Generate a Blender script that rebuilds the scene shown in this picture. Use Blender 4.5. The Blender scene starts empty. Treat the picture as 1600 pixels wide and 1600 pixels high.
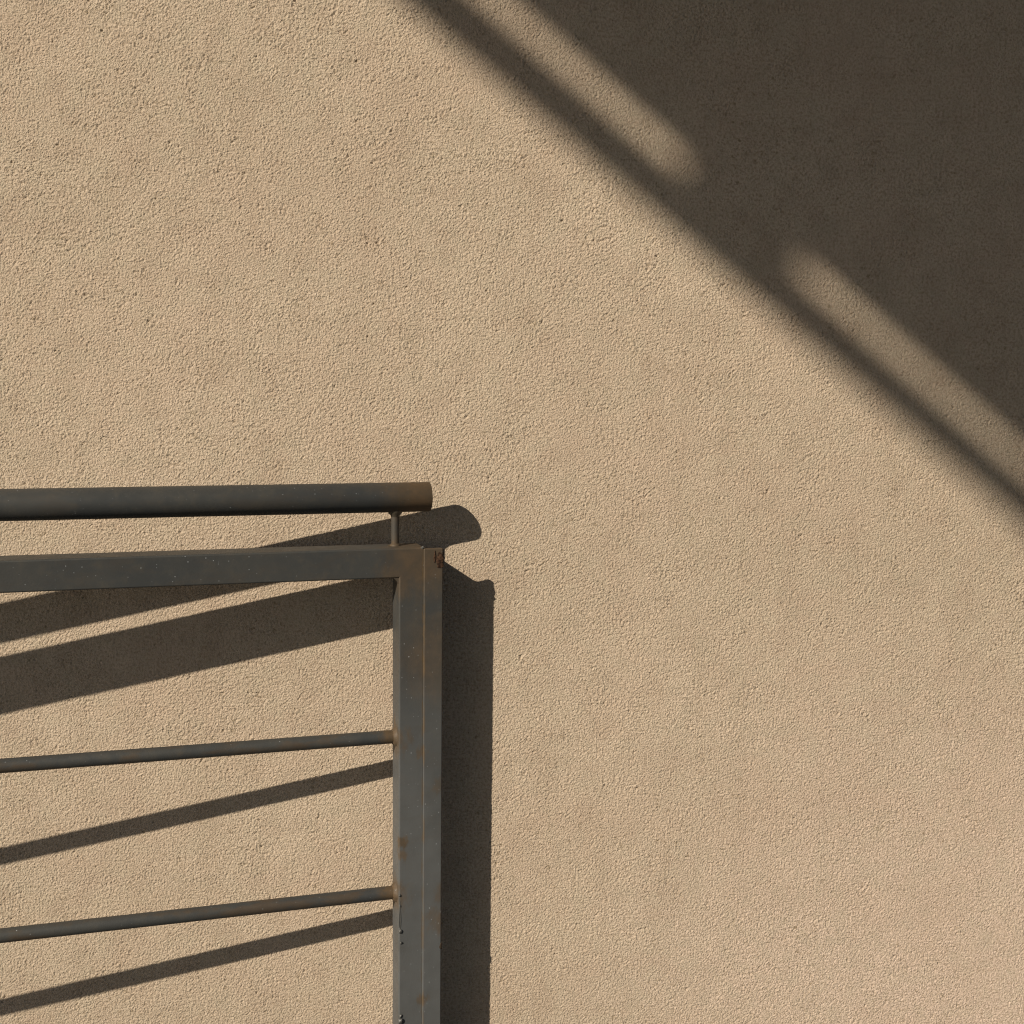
import bpy, bmesh, math, random
import numpy as np
from mathutils import Vector, Matrix

# ------------------------------------------------------------------ camera, sky, sun, exposure
sc = bpy.context.scene
HC = 1.35                                   # height of the camera above the paving
YAW, PITCH, ROLL, FPX = 0.07107, 0.11801, 0.01146, 1966.8
SX, SY = 0.95934, 0.78013                   # a point 1 m off the wall throws its shadow SX to the right and SY down
cam_d = bpy.data.cameras.new('camera'); cam = bpy.data.objects.new('camera', cam_d)
sc.collection.objects.link(cam); sc.camera = cam
fwd = Vector((math.sin(YAW)*math.cos(PITCH), math.cos(YAW)*math.cos(PITCH), -math.sin(PITCH)))
rgt = Vector((math.cos(YAW), -math.sin(YAW), 0)); upv = rgt.cross(fwd)
R = math.cos(ROLL)*rgt + math.sin(ROLL)*upv; U = -math.sin(ROLL)*rgt + math.cos(ROLL)*upv
m = Matrix((R, U, -fwd)).transposed().to_4x4(); m.translation = Vector((0, -2.11612, HC)); cam.matrix_world = m
cam_d.sensor_fit = 'HORIZONTAL'; cam_d.sensor_width = 36; cam_d.lens = FPX/1600*36
cam_d.clip_start = 0.05; cam_d.clip_end = 2000
sc.render.filter_size = 1.15
if hasattr(sc, 'cycles'): sc.cycles.filter_width = 1.15
sc.render.resolution_x = sc.render.resolution_y = 1024

to_sun = Vector((-SX, -1, SY)).normalized()
elev = math.asin(to_sun.z); azim = math.atan2(to_sun.x, to_sun.y)      # clockwise from +Y
w = bpy.data.worlds.new('World'); sc.world = w; w.use_nodes = True
nt = w.node_tree; sky = nt.nodes.new('ShaderNodeTexSky'); sky.sky_type = 'NISHITA'; sky.sun_disc = False
sky.sun_elevation = elev; sky.sun_rotation = azim
bg = nt.nodes['Background']; bg.inputs[1].default_value = 0.05; nt.links.new(sky.outputs[0], bg.inputs[0])
sun_d = bpy.data.lights.new('sun', 'SUN'); sun_d.energy = 5.0; sun_d.angle = math.radians(0.53); sun_d.color = (1.0, 0.915, 0.755)
sun = bpy.data.objects.new('sun', sun_d); sc.collection.objects.link(sun)
sun.rotation_euler = to_sun.to_track_quat('Z', 'Y').to_euler(); sun.location = (-4, -5, 8)
vs = sc.view_settings; vs.view_transform = 'Standard'; vs.look = 'None'; vs.gamma = 1; vs.exposure = 0.07; vs.use_curve_mapping = False

# ------------------------------------------------------------------ helpers
COL = sc.collection
def link(name, me, mat=None, parent=None, smooth=False, label=None, cat=None, kind=None):
    o = bpy.data.objects.new(name, me); COL.objects.link(o)
    if mat: me.materials.append(mat)
    if parent: o.parent = parent
    if smooth: me.shade_smooth()
    if label: o['label'] = label
    if cat: o['category'] = cat
    if kind: o['kind'] = kind
    return o
def from_bm(name, bm, *a, **k):
    bmesh.ops.recalc_face_normals(bm, faces=bm.faces)
    me = bpy.data.meshes.new(name); bm.to_mesh(me); bm.free()
    return link(name, me, *a, **k)
def box_bm(x0, x1, y0, y1, z0, z1, bevel=0, seg=2):
    bm = bmesh.new(); bmesh.ops.create_cube(bm, size=1)
    for v in bm.verts:
        v.co = Vector((x0+(v.co.x+.5)*(x1-x0), y0+(v.co.y+.5)*(y1-y0), z0+(v.co.z+.5)*(z1-z0)))
    if bevel: bmesh.ops.bevel(bm, geom=bm.edges[:], offset=bevel, segments=seg, affect='EDGES', profile=.5)
    return bm
def lathe_bm(rings, axis, n=48, cap0=True, cap1=True):
    """rings: (position along axis, radius, centre a, centre b); axis 'x' (a=y, b=z) or 'z' (a=x, b=y)"""
    bm = bmesh.new(); R_ = []
    for t, r, a, b in rings:
        ring = []
        for i in range(n):
            u, v = a + r*math.cos(2*math.pi*i/n), b + r*math.sin(2*math.pi*i/n)
            ring.append(bm.verts.new((t, u, v) if axis == 'x' else (u, v, t)))
        R_.append(ring)
    for p, q in zip(R_, R_[1:]):
        for i in range(n): bm.faces.new((p[i], p[(i+1) % n], q[(i+1) % n], q[i]))
    if cap0: bm.faces.new(R_[0])
    if cap1: bm.faces.new(R_[-1])
    return bm
def smooth_by_angle(o, deg=35):
    me = o.data; me.shade_smooth()
    bm = bmesh.new(); bm.from_mesh(me); lim = math.radians(deg)
    for e in bm.edges:
        if len(e.link_faces) == 2 and e.calc_face_angle(0) > lim: e.smooth = False
    bm.to_mesh(me); bm.free(); return o

def weighted(o, deg=50):
    smooth_by_angle(o, deg); md = o.modifiers.new('weighted', 'WEIGHTED_NORMAL'); md.keep_sharp = True; md.weight = 100; return o

class N:
    """small node-tree writer"""
    def __init__(s, name):
        s.m = bpy.data.materials.new(name); s.m.use_nodes = True; s.t = s.m.node_tree
        s.b = s.t.nodes['Principled BSDF']
    def n(s, kind, ins=None, **props):
        nd = s.t.nodes.new(kind)
        for k, v in props.items(): setattr(nd, k, v)
        for k, v in (ins or {}).items(): s.put(nd.inputs[k], v)
        return nd
    def put(s, sock, v):
        if hasattr(v, 'is_output'): s.t.links.new(v, sock)
        else: sock.default_value = v
    def math(s, op, a, b=None, c=None, clamp=False):
        nd = s.t.nodes.new('ShaderNodeMath'); nd.operation = op; nd.use_clamp = clamp
        for i, v in enumerate((a, b, c)):
            if v is not None: s.put(nd.inputs[i], v)
        return nd.outputs[0]
    def noise(s, vec, scale, detail=2, rough=.5, out='Fac'):
        return s.n('ShaderNodeTexNoise', {'Vector': vec, 'Scale': scale, 'Detail': detail, 'Roughness': rough}).outputs[out]
    def ramp(s, v, lo, hi, a=0., b=1.):
        return s.n('ShaderNodeMapRange', {0: v, 1: lo, 2: hi, 3: a, 4: b}, interpolation_type='SMOOTHSTEP').outputs[0]
    def mix(s, f, a, b, blend='MIX'):
        nd = s.t.nodes.new('ShaderNodeMix'); nd.data_type = 'RGBA'; nd.blend_type = blend
        s.put(nd.inputs[0], f)
        for i, v in ((6, a), (7, b)): s.put(nd.inputs[i], v if hasattr(v, 'is_output') else (*v, 1))
        return nd.outputs[2]
    def obj(s): return s.n('ShaderNodeTexCoord').outputs['Object']
    def scaled(s, vec, k): return s.n('ShaderNodeVectorMath', {0: vec, 1: k}, operation='MULTIPLY').outputs[0]

# ------------------------------------------------------------------ materials
def stucco():
    k = N('stucco'); p = k.obj()
    big = k.noise(p, 1.6, 3, .55); mid = k.noise(p, 13, 5, .62); fine = k.noise(p, 230, 3, .65)
    c = k.mix(k.ramp(big, .32, .68), (.518, .413, .316), (.565, .451, .348))
    c = k.mix(k.ramp(mid, .44, .68, 0, .52), c, (.425, .325, .245))
    streak = k.noise(k.scaled(p, (5, 5, .9)), 3.0, 3, .6)
    c = k.mix(k.ramp(streak, .48, .74, 0, .42), c, (.440, .338, .252))
    pale_dist = k.math('ADD', k.n('ShaderNodeVectorMath', {0: p, 1: (1.0, 0, HC-1.2)}, operation='DISTANCE').outputs['Value'], k.math('MULTIPLY', k.noise(p, 2.2, 3, .6), .5))
    c = k.mix(k.ramp(pale_dist, .30, 1.15, .90, 0), c, (.640, .496, .405))          # paler, pinker plaster low on the right
    c = k.mix(k.ramp(fine, .34, .58, 0, 1), k.mix(.75, c, (.30, .225, .155)), c)
    chroma = k.noise(p, 30, 4, .65); ch2 = k.noise(k.scaled(p, (1, 1, 1.3)), 3.6, 4, .6)
    c = k.mix(k.ramp(chroma, .40, .66, 0, .35), c, (.435, .368, .275))
    c = k.mix(k.ramp(ch2, .42, .68, 0, .30), c, (.475, .350, .265))
    # irregular flecks of grime
    fleck = k.math('MULTIPLY', k.ramp(k.noise(p, 110, 3, .7), .57, .68), k.ramp(k.noise(p, 5, 4, .65), .38, .64))
    c = k.mix(k.math('MULTIPLY', fleck, .75), c, (.20, .145, .085))
    k.put(k.b.inputs['Base Color'], c)
    k.put(k.b.inputs['Roughness'], .95); k.put(k.b.inputs['Specular IOR Level'], .15)
    h = k.noise(p, 330, 2, .6)
    bp = k.n('ShaderNodeBump', {'Height': h, 'Strength': 1.0, 'Distance': .0036})
    k.put(k.b.inputs['Normal'], bp.outputs[0])
    return k.m

RUST_PTS = []    # (x, y, z, radius) in railing coordinates: welds where rust bleeds into the paint
def paint():
    k = N('graphite_mica_paint'); p = k.obj()
    big = k.noise(p, 6, 3, .6); mid = k.noise(p, 45, 4, .65)
    c = k.mix(k.ramp(big, .35, .65), (.041, .0425, .0435), (.051, .0505, .0485))
    c = k.mix(k.ramp(mid, .45, .75, 0, .35), c, (.076, .064, .048))
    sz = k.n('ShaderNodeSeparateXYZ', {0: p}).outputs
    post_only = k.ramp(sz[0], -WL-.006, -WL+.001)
    c = k.mix(k.math('MULTIPLY', k.math('MULTIPLY', post_only, k.ramp(sz[2], HC-.34, HC-.80, 0, 1)), k.ramp(k.noise(p, 11, 3, .6), .2, .6, .55, 1)), c, (.095, .096, .097))   # reflected light painted in: post paler towards the bottom
    # patches of dust / rust bloom along the bars
    bloom = k.noise(k.scaled(p, (1, 3, 3)), 14, 3, .6)
    c = k.mix(k.math('MULTIPLY', k.ramp(bloom, .47, .66, 0, .75), k.math('MULTIPLY', k.ramp(sz[0], -WL-.02, -WL, 1, .12), k.ramp(sz[2], ZRB-.02, ZRB, 1, .25))), c, (.068, .048, .032))
    wob = k.math('MULTIPLY', k.math('SUBTRACT', k.noise(k.scaled(p, (1, 1, .45)), 75, 4, .7), .5), .055)
    acc = None
    for (x, y, z, r, st) in RUST_PTS:
        d = k.n('ShaderNodeVectorMath', {0: p, 1: (x, y, z)}, operation='DISTANCE').outputs['Value']
        d = k.math('ADD', d, wob)
        f = k.ramp(d, r*.3, r, st, 0)
        acc = f if acc is None else k.math('MAXIMUM', acc, f)
    rustc = k.mix(k.ramp(mid, .3, .7), (.078, .054, .031), (.108, .066, .033))
    c = k.mix(acc, c, rustc)
    # rust bleeding out of the seam beside the flange
    sx = k.n('ShaderNodeSeparateXYZ', {0: p}).outputs
    dx = k.math('ABSOLUTE', k.math('SUBTRACT', sx[0], .0005))
    seam = k.math('MULTIPLY', k.ramp(dx, .0008, .0036, 1, 0), k.ramp(k.noise(k.scaled(p, (1, 1, .35)), 60, 3, .6), .42, .62))
    seam = k.math('MULTIPLY', seam, k.ramp(sx[2], HC-.30, HC-.33, 0, 1))
    c = k.mix(k.math('MULTIPLY', seam, .5), c, (.125, .076, .03))
    # mica flakes
    vo = k.n('ShaderNodeTexVoronoi', {'Vector': p, 'Scale': 260, 'Randomness': 1}, feature='F1')
    rn = k.n('ShaderNodeSeparateColor', {0: vo.outputs['Color']}).outputs
    fl = k.math('MULTIPLY', k.ramp(rn[0], .86, .87), k.ramp(vo.outputs['Distance'], k.math('MULTIPLY', rn[1], .12), k.math('ADD', k.math('MULTIPLY', rn[1], .22), .07), 1, 0))
    fl = k.math('MULTIPLY', fl, k.ramp(k.noise(p, 8, 2, .5), .40, .62, .2, 1))
    fl = k.math('MULTIPLY', fl, k.ramp(rn[2], .0, 1, .15, 1))
    c = k.mix(k.math('MULTIPLY', fl, .8), c, (.46, .48, .51))
    k.put(k.b.inputs['Base Color'], c)
    k.put(k.b.inputs['Roughness'], k.ramp(mid, .3, .7, .46, .62)); k.put(k.b.inputs['Metallic'], .0)
    k.put(k.b.inputs['Specular IOR Level'], .3)
    h = k.math('ADD', k.math('MULTIPLY', k.noise(p, 420, 2, .5), .5), k.math('MULTIPLY', mid, 1.0))
    k.put(k.b.inputs['Normal'], k.n('ShaderNodeBump', {'Height': h, 'Strength': .35, 'Distance': .0006}).outputs[0])
    return k.m
def rust():
    k = N('flaking_rust'); p = k.obj(); a = k.noise(p, 260, 4, .7)
    k.put(k.b.inputs['Base Color'], k.mix(k.ramp(a, .38, .62), (.026, .013, .008), (.080, .043, .025)))
    k.put(k.b.inputs['Roughness'], .9); k.put(k.b.inputs['Specular IOR Level'], .2)
    k.put(k.b.inputs['Normal'], k.n('ShaderNodeBump', {'Height': a, 'Strength': .8, 'Distance': .0015}).outputs[0])
    return k.m
def weld(base=(.075, .062, .046), name='weld_bead', rough=.42, met=.35):
    k = N(name); p = k.obj(); a = k.noise(p, 320, 3, .6)
    k.put(k.b.inputs['Base Color'], k.mix(a, base, tuple(x*1.7 for x in base)))
    k.put(k.b.inputs['Roughness'], rough); k.put(k.b.inputs['Metallic'], met)
    k.put(k.b.inputs['Normal'], k.n('ShaderNodeBump', {'Height': a, 'Strength': .4, 'Distance': .001}).outputs[0])
    return k.m
def plain(name, a, b, scale, rough=.9):
    k = N(name); p = k.obj(); f = k.noise(p, scale, 6, .65)
    k.put(k.b.inputs['Base Color'], k.mix(k.ramp(f, .3, .7), a, b)); k.put(k.b.inputs['Roughness'], rough)
    k.put(k.b.inputs['Normal'], k.n('ShaderNodeBump', {'Height': f, 'Strength': .4, 'Distance': .01}).outputs[0])
    return k.m

# ------------------------------------------------------------------ railing dimensions (fitted)
PHI, PX, PY = 0.22002, 0.0007, 0.09627
ZH, ZRT, ZRB, ZB = HC-.21901, HC-.2982, HC-.34696, (HC-.61729, HC-.8868, HC-1.1563)
OH, OB, RB, WL, WR, DP, RH = .0290, .0260, .01106, .0401, .0320, .0535, .02415
S0 = -2.05                                   # left end of the rails, outside the picture
S_SUP = -.0405

# ------------------------------------------------------------------ structure: paving
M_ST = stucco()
gm = plain('dark_paving', (.030, .032, .033), (.046, .047, .046), 9)
bm = bmesh.new(); bmesh.ops.create_grid(bm, x_segments=40, y_segments=40, size=400)
from_bm('ground', bm, gm, kind='structure')

# ------------------------------------------------------------------ the rendered wall: one sheet, finely modelled where the picture looks
rng = np.random.default_rng(7)
SP = 0.00168
DX0, DX1, DZ0, DZ1 = -0.80, 1.16, HC-1.24, HC+0.66
nx, nz = int((DX1-DX0)/SP)+1, int((DZ1-DZ0)/SP)+1
def bandnoise(lam, width, seed, aniso=1.0):
    g = np.random.default_rng(seed).standard_normal((nz, nx))
    fz = np.fft.fftfreq(nz, SP)[:, None]; fx = np.fft.rfftfreq(nx, SP)[None, :]
    f = np.sqrt((fx*aniso)**2 + fz**2); f[0, 0] = 1e-6
    H = np.exp(-(np.log(f*lam)**2)/(2*width**2)); H[0, 0] = 0
    r = np.fft.irfft2(np.fft.rfft2(g)*H, s=(nz, nx)); return r/r.std()
def lownoise(lam, seed):
    g = np.random.default_rng(seed).standard_normal((nz, nx))
    fz = np.fft.fftfreq(nz, SP)[:, None]; fx = np.fft.rfftfreq(nx, SP)[None, :]
    H = np.exp(-.5*((fx**2+fz**2)*lam**2)); r = np.fft.irfft2(np.fft.rfft2(g)*H, s=(nz, nx)); r -= r.mean(); return r/r.std()
def broad(l0, l1, pw, seed):                 # grains of mixed size between wavelengths l0 and l1
    g = np.random.default_rng(seed).standard_normal((nz, nx))
    fz = np.fft.fftfreq(nz, SP)[:, None]; fx = np.fft.rfftfreq(nx, SP)[None, :]
    f = np.sqrt(fx**2 + fz**2); f[0, 0] = 1
    H = f**-pw/(1+(f*l0)**6)/(1+(1/(f*l1))**4); H[0, 0] = 0
    r = np.fft.irfft2(np.fft.rfft2(g)*H, s=(nz, nx)); return r/r.std()
n1 = broad(.0042, .016, .8, 1); n2 = broad(.0034, .0085, .3, 2); lo = lownoise(.018, 4); lo2 = lownoise(.06, 5); lo3 = lownoise(.007, 9)
def lumps(n, k):                             # rounded grains with sharp, narrow hollows between them
    r = -np.exp(-k*n); r -= r.mean(); return r/r.std()
gx = np.linspace(0, 1, nx)[None, :]; gz = np.linspace(0, 1, nz)[:, None]
wear = 1.26 - .48*np.clip(gx*.75 + (1-gz)*.75 - .35, 0, 1)     # the render is rubbed smoother towards the lower right
rough = np.clip(wear*(1.0 + .26*lo + .30*lo2 + .15*lo3 + .12*lownoise(.14, 12)), .25, 2.0)
h = rough*(.00023*np.clip(lumps(n1, .78), -5, 2) + .00028*np.clip(lumps(n2, .78), -5, 2))
pits = bandnoise(.009, .35, 8) + .5*lo + .3*lo2
h -= .0012*np.clip((pits-2.30)/.7, 0, 1)
h += .00015*lownoise(.06, 6)
ix = np.linspace(0, 1, nx); iz = np.linspace(0, 1, nz)
def edge(t): return np.clip(np.minimum(t, 1-t)/.03, 0, 1)
h = (h-h.mean())*edge(ix)[None, :]*edge(iz)[:, None]
def graded(a, b, lo_, hi_, n_):              # coarse rows outside the fine patch
    left = a - np.geomspace(SP, a-lo_, n_)[::-1] if a-lo_ > .05 else np.linspace(lo_, a, 4)[:-1]
    right = b + np.geomspace(SP, hi_-b, n_)
    return left, right
xl, xr = graded(DX0, DX1, -9, 9, 26); zl, zr = graded(DZ0, DZ1, -.05, 7.0, 26)
xs = np.concatenate([xl, np.linspace(DX0, DX1, nx), xr]); zs = np.concatenate([zl, np.linspace(DZ0, DZ1, nz), zr])
NX, NZ = len(xs), len(zs)
Y = np.zeros((NZ, NX)); Y[len(zl):len(zl)+nz, len(xl):len(xl)+nx] = -h
co = np.empty((NZ, NX, 3), np.float32); co[..., 0] = xs[None, :]; co[..., 1] = Y; co[..., 2] = zs[:, None]
vid = np.arange(NX*NZ).reshape(NZ, NX)
quads = np.stack([vid[:-1, :-1], vid[:-1, 1:], vid[1:, 1:], vid[1:, :-1]], -1).reshape(-1, 4)
# back and narrow sides so that the wall is a solid 0.30 m thick
c4 = [vid[0, 0], vid[0, -1], vid[-1, -1], vid[-1, 0]]; base = NX*NZ
back = np.array([[xs[0], .3, zs[0]], [xs[-1], .3, zs[0]], [xs[-1], .3, zs[-1]], [xs[0], .3, zs[-1]]], np.float32)
co = np.concatenate([co.reshape(-1, 3), back])
rims = [list(vid[0, ::-1]) + [base, base+1], list(vid[::-1, -1]) + [base+1, base+2], list(vid[-1, :]) + [base+2, base+3], list(vid[:, 0]) + [base+3, base], [base+1, base, base+3, base+2]]
loops = np.concatenate([quads.ravel()] + [np.array(r) for r in rims]).astype(np.int32)
sizes = np.concatenate([np.full(len(quads), 4), [len(r) for r in rims]]); starts = np.concatenate([[0], np.cumsum(sizes)[:-1]]).astype(np.int32)
me = bpy.data.meshes.new('rendered_wall'); me.vertices.add(len(co)); me.vertices.foreach_set('co', co.ravel())
me.loops.add(len(loops)); me.loops.foreach_set('vertex_index', loops)
me.polygons.add(len(starts)); me.polygons.foreach_set('loop_start', starts)
me.update(calc_edges=True)
me.polygons.foreach_set('use_smooth', np.r_[np.ones(len(quads), bool), np.zeros(len(rims), bool)])
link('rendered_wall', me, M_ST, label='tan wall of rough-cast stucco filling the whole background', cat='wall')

# ------------------------------------------------------------------ canopy overhead, left of and above the picture: throws the slanting shadow
def ray(x, z, y): return Vector((x - SX*y, -y, HC + z + SY*y))
YA = 4.25; A = ray(.153, .567, YA); yB = YA + (.567+.138)/SY; B = ray(1.028, -.138, yB)      # two points of the slab edge
e = (B-A); e.z = 0; e.normalize()            # direction of the edge, away from the wall
P_in = A + e*((-A.y-.0)/e.y) ; P_in.y = -.004; P_out = A + e*((-12.0-A.y)/e.y); zb = A.z  # slab carried far out past the camera, unseen, to cut the sky light
can = bpy.data.objects.new('canopy', None); COL.objects.link(can); can.location = (P_in.x, 0, 0)
can['label'] = 'flat concrete canopy with steel edge tube, casting the broad slanting shadow'; can['category'] = 'canopy'
cm = plain('canopy_concrete', (.17, .17, .165), (.24, .235, .225), 4); sm = weld((.07, .07, .07), 'canopy_steel', .5, .2)
ox = P_in.x
bm = bmesh.new()
pts = [(0, P_in.y), (P_out.x-ox, P_out.y), (6.5, P_out.y), (6.5, P_in.y)]
lo_v = [bm.verts.new((x, y, zb)) for x, y in pts]; hi_v = [bm.verts.new((x, y, zb+.22)) for x, y in pts]
bm.faces.new(lo_v); bm.faces.new(hi_v)
for i in range(4): bm.faces.new((lo_v[i], lo_v[(i+1) % 4], hi_v[(i+1) % 4], hi_v[i]))
from_bm('slab', bm, cm, can)
OFX, OFZ = .0508, .0626; zt = zb - OFZ       # tube hanging below and outside the slab edge
def at_height(x, z): return ray(x, z, (zt - HC - z)/SY)
TA, TB = at_height(.1022, .5173), at_height(.9772, -.1737); te = (TB-TA).normalized()
def ecoord(y): return (A + e*((y-A.y)/e.y)).x - ox
def tcoord(y): return (TA + te*((y-TA.y)/te.y)).x - ox
bm = lathe_bm([(0, .063, 0, 0), (7.2, .0285, 0, 0)], 'x', 24)
mt = Matrix.Translation((tcoord(-.02), -.02, zt)) @ te.to_track_quat('X', 'Z').to_matrix().to_4x4()
bm.transform(mt); smooth_by_angle(from_bm('edge_tube', bm, sm, can))
def bracket(y):                              # small plate welded between slab edge and tube
    dx = ecoord(y)-tcoord(y)
    bm = box_bm(-.018, math.hypot(dx, OFZ)-.012, -.075, .138, -.006, .006)
    bm.transform(Matrix.Translation((ecoord(y), y, zb)) @ Matrix.Rotation(math.pi - math.atan2(OFZ, dx), 4, 'Y'))
    from_bm('bracket', bm, sm, can)
BR_Y = -(YA + (.578-.245)/SY)
for i in (-2, -1, 0, 1): bracket(BR_Y + i*1.35)
for x in (.35, 6.0):
    smooth_by_angle(from_bm('column', lathe_bm([(0, .09, x, -11.6), (zb, .09, x, -11.6)], 'z', 32), cm, can))

# ------------------------------------------------------------------ the railing
rail = bpy.data.objects.new('steel_railing', None); COL.objects.link(rail)
rail.location = (PX, -PY, 0); rail.rotation_euler = (0, 0, PHI)
rail['label'] = 'dark graphite painted steel railing with round handrail and two thin bars'; rail['category'] = 'railing'
RUST_PTS += [(-WL, OB, ZB[0], .040, .8), (-WL, OB, ZB[1], .040, .8), (.0, 0, ZRT-.01, .085, .62), (.022, -.002, ZRT-.012, .10, .48), (-WL, 0, ZRB, .050, .5),
             (.017, OH, ZH, .105, .8), (S_SUP, OH, ZRT, .022, .7), (.0318, -.002, HC-.48, .10, .4), (.0330, -.002, HC-.93, .030, .55), (.0330, -.002, HC-.88, .024, .45), (.0330, -.002, HC-.70, .022, .4), (.0, -.002, HC-.64, .014, .5), (-.036, 0, HC-.79, .016, .8), (-.035, 0, HC-.812, .014, .6), (0, 0, HC-1.07, .013, .55)]
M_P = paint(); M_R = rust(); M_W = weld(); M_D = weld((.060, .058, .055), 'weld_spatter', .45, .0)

def rounded(w0, w1, d0, d1, r, n=5):         # rounded rectangle outline
    out = []
    for cx, cy, a in ((w1-r, d1-r, 0), (w0+r, d1-r, 90), (w0+r, d0+r, 180), (w1-r, d0+r, 270)):
        for i in range(n+1):
            t = math.radians(a + 90*i/n); out.append((cx + r*math.cos(t), cy + r*math.sin(t)))
    return out
def sweep(outline, f0, f1, cap0=True, cap1=False, cuts=1):
    bm = bmesh.new(); rings = []
    for k in range(cuts+1):
        t = k/cuts; rings.append([bm.verts.new(Vector(f0(*p)).lerp(Vector(f1(*p)), t)) for p in outline])
    n = len(outline)
    for a, b in zip(rings, rings[1:]):
        for i in range(n): bm.faces.new((a[i], a[(i+1) % n], b[(i+1) % n], b[i]))
    if cap0: bm.faces.new(rings[0])
    if cap1: bm.faces.new(rings[-1])
    return bm
# top rail and post, mitred together at the corner
rb = .0030
mit = lambda z: -WL*(ZRT-z)/(ZRT-ZRB)
weighted(from_bm('top_rail', sweep(rounded(0, DP, ZRB, ZRT, rb), lambda y, z: (S0, y, z), lambda y, z: (mit(z), y, z)), M_P, rail))
def post_outline():
    o_ = [p for p in rounded(-WL, 0, 0, DP, rb)]
    return o_[:18] + [(-.0004, 0), (0, .0004)]
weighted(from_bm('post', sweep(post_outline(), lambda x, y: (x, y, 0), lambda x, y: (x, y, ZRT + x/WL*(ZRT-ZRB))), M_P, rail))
# flat flange welded to the side of the post, standing a little proud
bm = box_bm(.0001, WR, -.0042, .0050, .0, ZRT-.0016, .0020, 3)
weighted(from_bm('flange', bm, M_P, rail))
# far post outside the picture
weighted(from_bm('post', sweep(rounded(-1.86, -1.82, .001, DP-.001, rb), lambda x, y: (x, y, 0), lambda x, y: (x, y, ZRB+.004)), M_P, rail))
# handrail with a slightly eased end
E1 = .0168
hr = lathe_bm([(S0, RH, OH, ZH), (-.6, RH, OH, ZH), (E1-.0016, RH, OH, ZH), (E1-.0004, RH-.0005, OH, ZH), (E1, RH-.0016, OH, ZH)], 'x', 72)
smooth_by_angle(from_bm('handrail', hr, M_P, rail), 40)
for s in (S_SUP, -1.75):
    rod = lathe_bm([(ZRT-.001, .0064, s, OH), (ZH-RH+.004, .0064, s, OH)], 'z', 28); smooth_by_angle(from_bm('support_rod', rod, M_P, rail))
    col = lathe_bm([(ZH-RH-.0075, .0066, s, OH), (ZH-RH-.005, .0078, s, OH), (ZH-RH-.002, .0105, s, OH), (ZH-RH+.004, .0135, s, OH)], 'z', 28)
    smooth_by_angle(from_bm('weld_collar', col, M_W, rail), 60)
    ft = lathe_bm([(ZRT-.001, .0095, s, OH), (ZRT+.0015, .0082, s, OH), (ZRT+.004, .0066, s, OH)], 'z', 28)
    smooth_by_angle(from_bm('weld_collar', ft, M_P, rail), 60)
for z in ZB:
    bar = lathe_bm([(-1.825, RB, OB, z), (-.9, RB, OB, z), (-.4, RB, OB, z), (-WL+.0005, RB, OB, z)], 'x', 40)
    smooth_by_angle(from_bm('bar', bar, M_P, rail))
    ring = lathe_bm([(-WL-.0062, RB+.0002, OB, z), (-WL-.0045, RB+.0022, OB, z), (-WL-.0022, RB+.0040, OB, z), (-WL+.0008, RB+.0058, OB, z)], 'x', 40)
    rnd = random.Random(int(z*1e4))
    for v in ring.verts: v.co += Vector([rnd.uniform(-.0006, .0006) for _ in range(3)])
    smooth_by_angle(from_bm('weld_ring', ring, M_P, rail), 80)

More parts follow.
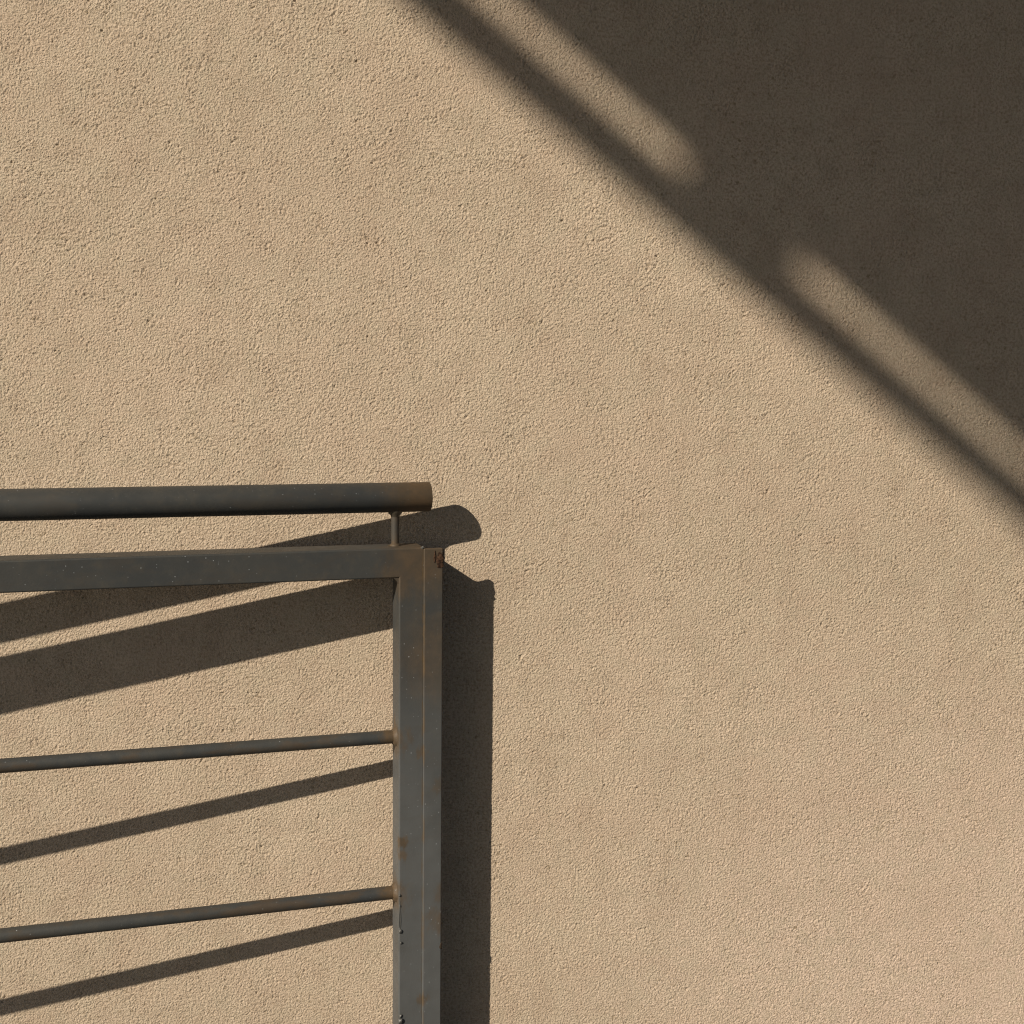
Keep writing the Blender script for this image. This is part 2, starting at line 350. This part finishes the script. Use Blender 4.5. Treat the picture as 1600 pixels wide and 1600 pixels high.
def lump(name, c, size, mat, seed, sub=3, amp=.18, parent=rail):
    bm = bmesh.new(); bmesh.ops.create_icosphere(bm, subdivisions=sub, radius=1); r = random.Random(seed)
    ph = [(Vector((r.uniform(-1, 1), r.uniform(-1, 1), r.uniform(-1, 1))).normalized()*r.uniform(2, 6), r.uniform(0, 6)) for _ in range(7)]
    for v in bm.verts:
        f = 1 + amp*sum(math.sin(v.co.dot(k) + o_) for k, o_ in ph)/2.2
        v.co = Vector((v.co.x*size[0], v.co.y*size[1], v.co.z*size[2]))*f + Vector(c)
    return from_bm(name, bm, mat, parent, smooth=True)
# weld remains: inner corner, top corner, rust scab and stub at the head of the flange
bm = bmesh.new()                             # weld fillet in the inner corner
g = [(-WL+.001, ZRB+.001), (-WL-.0095, ZRB+.001), (-WL-.0065, ZRB-.0018), (-WL-.0030, ZRB-.0048), (-WL-.0002, ZRB-.0105), (-WL+.001, ZRB-.011)]
fa = [bm.verts.new((x, .0022, z)) for x, z in g]; fb = [bm.verts.new((x, DP-.004, z)) for x, z in g]
bm.faces.new(fa); bm.faces.new(fb)
for i in range(len(g)): bm.faces.new((fa[i], fa[(i+1) % len(g)], fb[(i+1) % len(g)], fb[i]))
from_bm('weld_fillet', bm, M_P, rail)
lump('weld_bead', (-.0005, .0015, ZRT-.0005), (.0030, .0030, .0022), M_D, 4)
lump('rust_shade_lump', (.0262, -.0046, ZRT-.0195), (.0046, .0010, .0095), M_R, 11, 4, .32)
lump('rust_shade_lump', (.0180, -.0048, ZRT-.0170), (.0016, .0009, .0085), M_R, 12, 4, .3)
lump('rust_shade_lump', (.0275, -.0046, ZRT-.0295), (.0050, .0010, .0042), M_R, 13, 4, .35)
from_bm('stub', box_bm(WR-.002, WR+.0022, .0012, .0062, ZRT-.028, ZRT-.0045, .0008, 2), M_R, rail)
lump('rust_shade_lump', (WR-.0012, -.0034, HC-.978), (.0022, .0014, .0060), plain('notch_shade', (.018, .011, .006), (.04, .024, .012), 200), 15, 3, .3)  # shade of a small notch in the flange edge, painted as a dark lump
# weld spatter down the front left edge of the post
for x, z, r_, sd in ((-.0373, HC-.945, .0034, 21), (-.0370, HC-1.103, .0042, 22), (-.0385, HC-.882, .0019, 23), (-.0362, HC-.965, .0022, 24), (-.0378, HC-.900, .0014, 25), (-.0366, HC-1.094, .0026, 26)):
    lump('weld_spatter', (x, -.0006, z), (r_, r_*.75, r_*1.15), M_D, sd, 3, .15)
lump('weld_run', (-.0380, .0006, HC-.918), (.0016, .0013, .030), M_D, 31, 4, .3)
